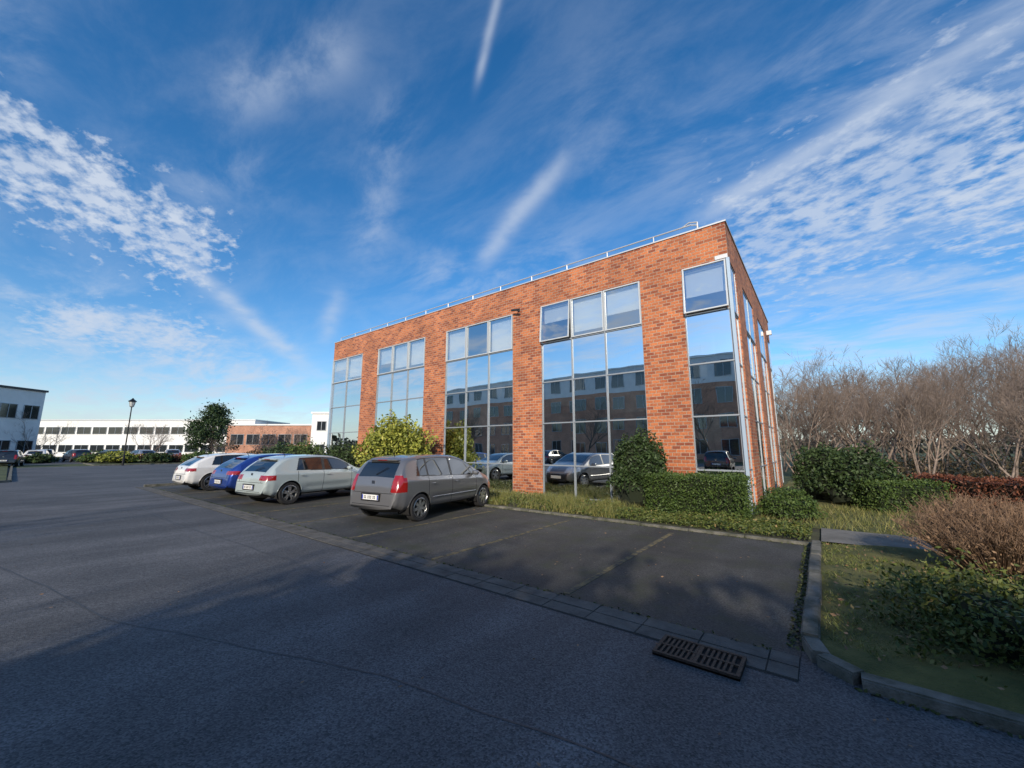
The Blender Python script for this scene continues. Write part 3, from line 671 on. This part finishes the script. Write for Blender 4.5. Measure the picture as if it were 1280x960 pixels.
    for uc in K['wc']:
        for sd in (1,-1):
            yo=sd*(Wf(uc)-.015); T=.2
            pr=[(0,R*.62),(0.0,R*.70),(.004,R*.93),(-.02,R*.985),(-.06,R),(-T+.05,R),(-T,R*.94),(-T,R*.5)]
            w.lathe([(yo+sd*a-(sd*.004),r) for a,r in pr],40,M_tyre,'x',(0,uc,R))
            w.lathe([(yo-sd*.004,R*.70),(yo-sd*.001,R*.68),(yo-sd*.03,R*.64),(yo-sd*.09,R*.62)],40,M_rim,'x',(0,uc,R))
            w.lathe([(yo-sd*.09,R*.64),(yo-sd*.09,.001)],40,M_rimd,'x',(0,uc,R))
            w.lathe([(yo-sd*.02,.001),(yo-sd*.02,.05),(yo-sd*.035,.075),(yo-sd*.09,.08)],20,M_rim,'x',(0,uc,R))
            ns=5 if kind!='hatch' else 7
            for k in range(ns*(2 if kind!='hatch' else 1)):
                if kind=='hatch': a=2*math.pi*k/ns; wd=.034
                else: a=2*math.pi*(k//2)/ns+(.17 if k%2 else -.17); wd=.02
                Tm=Matrix.Translation((yo-sd*.03,uc,R))@Matrix.Rotation(a,4,'X')
                w.box(-.018,.014,-wd,wd,.04,R*.655,M_rim,Tm)
            n=24; arc=[(uc+math.cos(t)*(AR+.004),R+math.sin(t)*(AR+.004)) for t in np.linspace(-.35,math.pi+.35,n)]
            yi=sd*.48; ye=sd*(Wf(uc)-.03)
            for k in range(n-1):
                a,c=arc[k],arc[k+1]; w.poly([(yi,a[0],a[1]),(yi,c[0],c[1]),(ye,c[0],c[1]),(ye,a[0],a[1])],M_seam)
            w.poly([(yi,p[0],p[1]) for p in arc],M_seam)
            lp=[]
            for t in np.linspace(-.25,math.pi+.25,30):
                u=uc+math.cos(t)*(AR+.002); z=R+math.sin(t)*(AR+.002); 
                i=min(np.searchsorted(U,u),nS-1); rr=rings[i]; cand=rr[(rr[:,0]>.45)&(rr[:,1]<.95)]; jj=np.argmin(abs(cand[:,1]-z)); lp.append((sd*(cand[jj,0]-.004),u,z))
            w.tube(lp,.011,5,'P',False)
    um=K['win'][-1][1]-.12
    def side_y(u,z):
        i=min(np.searchsorted(U,u),nS-1); rr=rings[i]; cand=rr[rr[:,0]>.4]; return cand[np.argmin(abs(cand[:,1]-z)),0]
    for sd in (1,-1):
        zb=fB(um); W0=Wf(um)
        w.lathe([(-.10,.02),(-.085,.05),(0,.068),(.075,.058),(.095,.02)],12,'P','x',(sd*(W0+.075),um,zb+.075))
        w.box(min(sd*(W0-.05),sd*(W0+.02)),max(sd*(W0-.05),sd*(W0+.02)),um-.03,um+.04,zb+.015,zb+.05,M_trim)
        for q in K['seams'][:2]:
            zh=zb-.09; xx=side_y(q+.12,zh)
            w.tube([(sd*(xx-.002),q+.07,zh),(sd*(xx+.022),q+.10,zh),(sd*(xx+.022),q+.20,zh),(sd*(xx-.002),q+.23,zh)],.011,6,'P')
        pts=[(sd*(side_y(u,.50)+.003),u,.50) for u in np.linspace(K['wc'][0]+AR+.06,K['wc'][1]-AR-.06,14)]
        if kind=='hatch': w.tube(pts,.014,5,'P')
    def ur(z):
        k=np.where(U<.5)[0]; return float(np.interp(z,Z[k],U[k]))
    zp=.56 if kind=='hatch' else .52; up=ur(zp)-.012
    w.box(-.26,.26,up-.012,up,zp-.055,zp+.055,M_plate); 
    for s_ in (-1,1): w.box(s_*.24-.018,s_*.24+.018,up-.014,up-.0125,zp-.05,zp+.05,M_pblue)
    for k,x in enumerate((-.18,-.135,-.06,-.015,.03,.105,.15)):
        w.box(x-.013,x+.013,up-.0145,up-.0125,zp-.032,zp+.032,M_trim); w.box(x-.005,x+.005,up-.0155,up-.0146,zp-.015,zp+.015,M_plate)
    w.box(-.3,.3,up-.004,up+.06,zp-.085,zp+.085,M_trim)
    zbg=.88; w.box(-.05,.05,ur(zbg)-.014,ur(zbg)+.02,zbg-.035,zbg+.035,M_chrome)
    def tail(y,z):
        for i in range(nS):
            rr=rings[i][nR//2-8:]
            zz=np.interp(-abs(y),-rr[:,0],rr[:,1]) if abs(y)<rr[:,0].max() else 0
            if zz>=z and abs(y)<rr[:,0].max(): return U[i]
        return .1
    yl=K['rwy']
    for pts in ([(y,.655) for y in np.linspace(-yl-.1,yl+.1,21)],[(y,.40) for y in np.linspace(-.6,.6,15)]):
        w.tube([(y,tail(y,z)-.001,z) for y,z in pts],.006,4,M_seam,False)
    for sd in (1,-1): w.tube([(sd*(yl-.0),tail(yl,z)-.001,z) for z in np.linspace(.66,.97,9)],.005,4,M_seam,False)
    a=K['rw'][0]+.015; c=K['rw'][0]+.11; za=float(np.interp(a,U,Z)); zc=float(np.interp(c,U,Z))
    w.tube([(0,a-.01,za+.015),(.28,c-.01,zc+.018)],.008,5,M_trim)
    ua=K['win'][0][0]+.1; w.tube([(0,ua,float(np.interp(ua,U,Z))-.005),(0,ua-.1,float(np.interp(ua,U,Z))+.13)],[.012,.004],5,M_trim)
    us=K['rw'][1]-.01; zs=float(np.interp(us+.06,U,Z)); w.box(-.46,.46,us-.03,us+.10,zs-.012,zs+.010,'P')
    w.box(-.15,.15,us-.036,us-.028,zs-.008,zs+.006,M_tail)
    w.box(-.26,.26,L-.02,L+.012,.42,.53,M_plate)
    CARS[kind]=(me,w,L); return CARS[kind]
PM={}
def car(kind,x,y,ang,pm,name='parked_car'):
    me,w,L=car_parts(kind); e=empty(name,(x,y,.008),ang)
    if (kind,pm.name) not in PM:
        m2=me.copy(); m2.materials[0]=pm
        mm=[pm if q=='P' else q for q in w.mats]; old=w.mats; w.mats=mm; me2=w.mesh('wheels_and_trim'); w.mats=old; PM[(kind,pm.name)]=(m2,me2)
    m2,me2=PM[(kind,pm.name)]
    o=add('body',m2,e); o.location=(0,-L/2,0); o=add('wheels_and_trim',me2,e); o.location=(0,-L/2,0)
    return e
P_grey=paint('grey_paint',(.19,.19,.195),.5); P_pale=paint('pale_green_grey_paint',(.39,.45,.45),.15); P_blue=paint('blue_paint',(.02,.06,.30),.5)
P_white=paint('white_paint',(.70,.70,.68),.0); P_black=paint('black_paint',(.015,.016,.02),.3); P_dg=paint('dark_grey_paint',(.06,.065,.075),.5); P_sil=paint('silver_paint',(.42,.43,.44),.7)
car('hatch',-6.85,-4.35,math.radians(8),P_grey)
car('sport',-12.05,-5.0,math.radians(8),P_pale)
car('long',-14.9,-4.7,math.radians(4),P_blue)
car('long',-18.3,-5.0,math.radians(2),P_white)
random.seed(9)
cols=[P_black,P_dg,P_sil,P_white,P_dg,P_black,P_dg,P_sil]
k=0
for xo,yo in ((-45.5,36),(-50.5,38.5),(-54,41),(-56,47),(-53,48.5),(-50,49.5),(-58.5,45.5),(-47,50.5),(-61,52),(-58,53.5),(-44,51.5)):
    X,Y=V(xo,yo); car('long' if k%2 else 'hatch',X,Y,math.radians(random.choice((100,82,262))),cols[k%8]); k+=1
for x,y,c,kd in ((-9,-20.5,P_sil,'long'),(-4.3,-20.6,P_black,'hatch'),(-14,-20.4,P_white,'sport'),(-18.5,-20.5,P_dg,'long')):
    car(kd,x,y,math.radians(random.uniform(176,184)),c)

# ------------------------------------------------------------------ camera
cd=bpy.data.cameras.new('camera'); cam=bpy.data.objects.new('camera',cd); S.collection.objects.link(cam)
cam.location=CAM; cam.rotation_euler=(math.pi/2+PITCH,0,YAW); cd.sensor_width=36; cd.lens=490/1280*36; cd.clip_end=3000; cd.clip_start=.05
S.camera=cam
# ------------------------------------------------------------------ light
EL=math.radians(24); sx,sy=.36,-.933
sd=Vector((sx*math.cos(EL),sy*math.cos(EL),math.sin(EL))).normalized()
l=bpy.data.lights.new('sun','SUN'); l.energy=4.7; l.angle=math.radians(.6); l.color=(1,.88,.72)
lo=bpy.data.objects.new('sun',l); S.collection.objects.link(lo); lo.rotation_euler=sd.to_track_quat('Z','Y').to_euler(); lo.location=(0,-30,30)
# ------------------------------------------------------------------ sky
W=bpy.data.worlds.new('World'); S.world=W; W.use_nodes=True; nt=W.node_tree; N=nt.nodes; Lk=nt.links
bg=N['Background']; bg.inputs[1].default_value=.1
sky=N.new('ShaderNodeTexSky'); sky.sky_type='NISHITA'; sky.sun_disc=False; sky.sun_elevation=EL; sky.sun_rotation=math.atan2(sx,sy)
sky.air_density=1.; sky.dust_density=.5; sky.ozone_density=3.5
tc=N.new('ShaderNodeTexCoord'); D=tc.outputs['Generated']
def Mt(op,a,b=None,c=None,clamp=False):
    n=N.new('ShaderNodeMath'); n.operation=op; n.use_clamp=clamp
    for i,s in enumerate((a,b,c)):
        if s is None: continue
        if isinstance(s,(int,float)): n.inputs[i].default_value=s
        else: Lk.new(s,n.inputs[i])
    return n.outputs[0]
def dot(v):
    n=N.new('ShaderNodeVectorMath'); n.operation='DOT_PRODUCT'; Lk.new(D,n.inputs[0]); n.inputs[1].default_value=tuple(v); return n.outputs['Value']
def skydir(u,v):
    x=u-640; yy=490*math.cos(PITCH)+(v-480)*math.sin(PITCH); z=490*math.sin(PITCH)-(v-480)*math.cos(PITCH)
    return Vector((CY*x-SY*yy,SY*x+CY*yy,z)).normalized()
sep=N.new('ShaderNodeSeparateXYZ'); Lk.new(D,sep.inputs[0]); zc=Mt('ADD',Mt('MAXIMUM',sep.outputs[2],0),.12)
cb=N.new('ShaderNodeCombineXYZ'); Lk.new(Mt('DIVIDE',sep.outputs[0],zc),cb.inputs[0]); Lk.new(Mt('DIVIDE',sep.outputs[1],zc),cb.inputs[1])
def nz(scale,detail,rough,lo,hi,st=(1,1,1),rot=0,dist=0.):
    mp=N.new('ShaderNodeMapping'); mp.inputs['Scale'].default_value=st; mp.inputs['Rotation'].default_value=(0,0,rot); Lk.new(cb.outputs[0],mp.inputs[0])
    n=N.new('ShaderNodeTexNoise'); n.inputs['Scale'].default_value=scale; n.inputs['Detail'].default_value=detail; n.inputs['Roughness'].default_value=rough; n.inputs['Distortion'].default_value=dist
    Lk.new(mp.outputs[0],n.inputs['Vector']); mr=N.new('ShaderNodeMapRange'); mr.inputs[1].default_value=lo; mr.inputs[2].default_value=hi; mr.interpolation_type='SMOOTHSTEP'
    Lk.new(n.outputs['Fac'],mr.inputs[0]); return mr.outputs[0],n.outputs['Fac']
_,pn=nz(13,5,.60,.40,.68,(1,1.35,1),YAW); wisp,wr=nz(2.1,8,.64,.36,.72,(1,2.1,1),YAW*1.1,.35); smo,sr=nz(5,4,.55,.1,.6); wob=Mt('SUBTRACT',wr,.5)
pc=Mt('MULTIPLY',Mt('SUBTRACT',pn,.5),5.)
pvar=Mt('MULTIPLY_ADD',sr,1.1,.35,True)
tex={'w':wisp,'s':smo}
ST=[((868,277),(1300,10),12,.62,'s',.03),((900,330),(1340,120),80,.72,'p',.1),((960,455),(1330,330),60,.62,'w',.1),((1000,40),(1300,190),100,.40,'w',.1),
 ((1180,270),(1340,200),60,.6,'p',.1),((-60,165),(285,330),46,.95,'p',.06),((225,325),(378,455),8,.6,'s',.02),((-40,365),(340,470),30,.85,'w',.05),((-60,105),(130,205),18,.8,'p',.05),
 ((462,330),(497,130),20,.32,'w',.03),((603,325),(708,195),11,.55,'s',.04),((597,98),(627,-20),4,.5,'s',.01),((285,130),(440,60),20,.42,'w',.05),((-60,490),(430,505),26,.6,'w',.05),
 ((405,425),(425,365),9,.35,'s',.02),((520,360),(760,330),32,.40,'w',.06),((-60,20),(60,70),30,.3,'w',.05),((150,260),(330,205),26,.25,'w',.05),((640,480),(1000,500),30,.3,'w',.05),((700,180),(900,220),60,.2,'w',.1),((20,400),(270,420),24,.6,'p',.05),
 # clouds in the sky behind the viewpoint
 ((430,470),(900,380),34,.9,'w',.1,1),((600,380),(900,300),34,.85,'p',.1,1),((300,430),(620,500),24,.85,'w',.1,1)]
tot=None
for it in ST:
    a,c,wd,dn,tx,wb=it[:6]
    A=skydir(*a); B=skydir(*c)
    if len(it)>6: A.y=-A.y; B.y=-B.y
    n=A.cross(B).normalized(); mid=(A+B).normalized(); e=n.cross(mid).normalized(); Lh=abs(A.dot(e))
    u=Mt('DIVIDE',Mt('ADD',dot(n),Mt('MULTIPLY',wob,wb)),wd/490)
    g=Mt('POWER',2.718,Mt('MULTIPLY',Mt('MULTIPLY',u,u),-1.))
    al=Mt('DIVIDE',Mt('ABSOLUTE',dot(e)),Lh); g2=Mt('DIVIDE',1,Mt('ADD',1,Mt('POWER',al,8)))
    f=Mt('GREATER_THAN',dot(mid),0); gg=Mt('MULTIPLY',Mt('MULTIPLY',g,g2),f)
    if tx=='p':
        cv=Mt('ADD',pc,Mt('MULTIPLY_ADD',gg,1.7,-.95),None,True)
        x=Mt('MULTIPLY',Mt('MULTIPLY',cv,Mt('MULTIPLY',pvar,dn)),Mt('MULTIPLY',gg,3.,None,True))
    else: x=Mt('MULTIPLY',gg,Mt('MULTIPLY',tex[tx],dn))
    tot=x if tot is None else Mt('SUBTRACT',1,Mt('MULTIPLY',Mt('SUBTRACT',1,tot),Mt('SUBTRACT',1,x)))
sunside=Mt('MULTIPLY',Mt('MAXIMUM',dot(sd),0),.35)
gl_=Mt('MULTIPLY',wisp,Mt('ADD',sunside,.11)); tot=Mt('SUBTRACT',1,Mt('MULTIPLY',Mt('SUBTRACT',1,tot),Mt('SUBTRACT',1,gl_)),None,True)
hz=Mt('MULTIPLY',Mt('POWER',2.718,Mt('MULTIPLY',Mt('MAXIMUM',sep.outputs[2],0),-9.)),.5)
tot2=Mt('SUBTRACT',1,Mt('MULTIPLY',Mt('SUBTRACT',1,tot),Mt('SUBTRACT',1,hz)),None,True)
hs=N.new('ShaderNodeHueSaturation'); hs.inputs['Saturation'].default_value=1.28; hs.inputs['Value'].default_value=1.75; Lk.new(sky.outputs[0],hs.inputs['Color'])
mx=N.new('ShaderNodeMix'); mx.data_type='RGBA'; Lk.new(tot2,mx.inputs[0]); Lk.new(hs.outputs[0],mx.inputs[6]); mx.inputs[7].default_value=(6.1,6.9,8.2,1)
Lk.new(mx.outputs[2],bg.inputs[0])
S.view_settings.view_transform='Standard'; S.view_settings.look='None'; S.view_settings.exposure=0
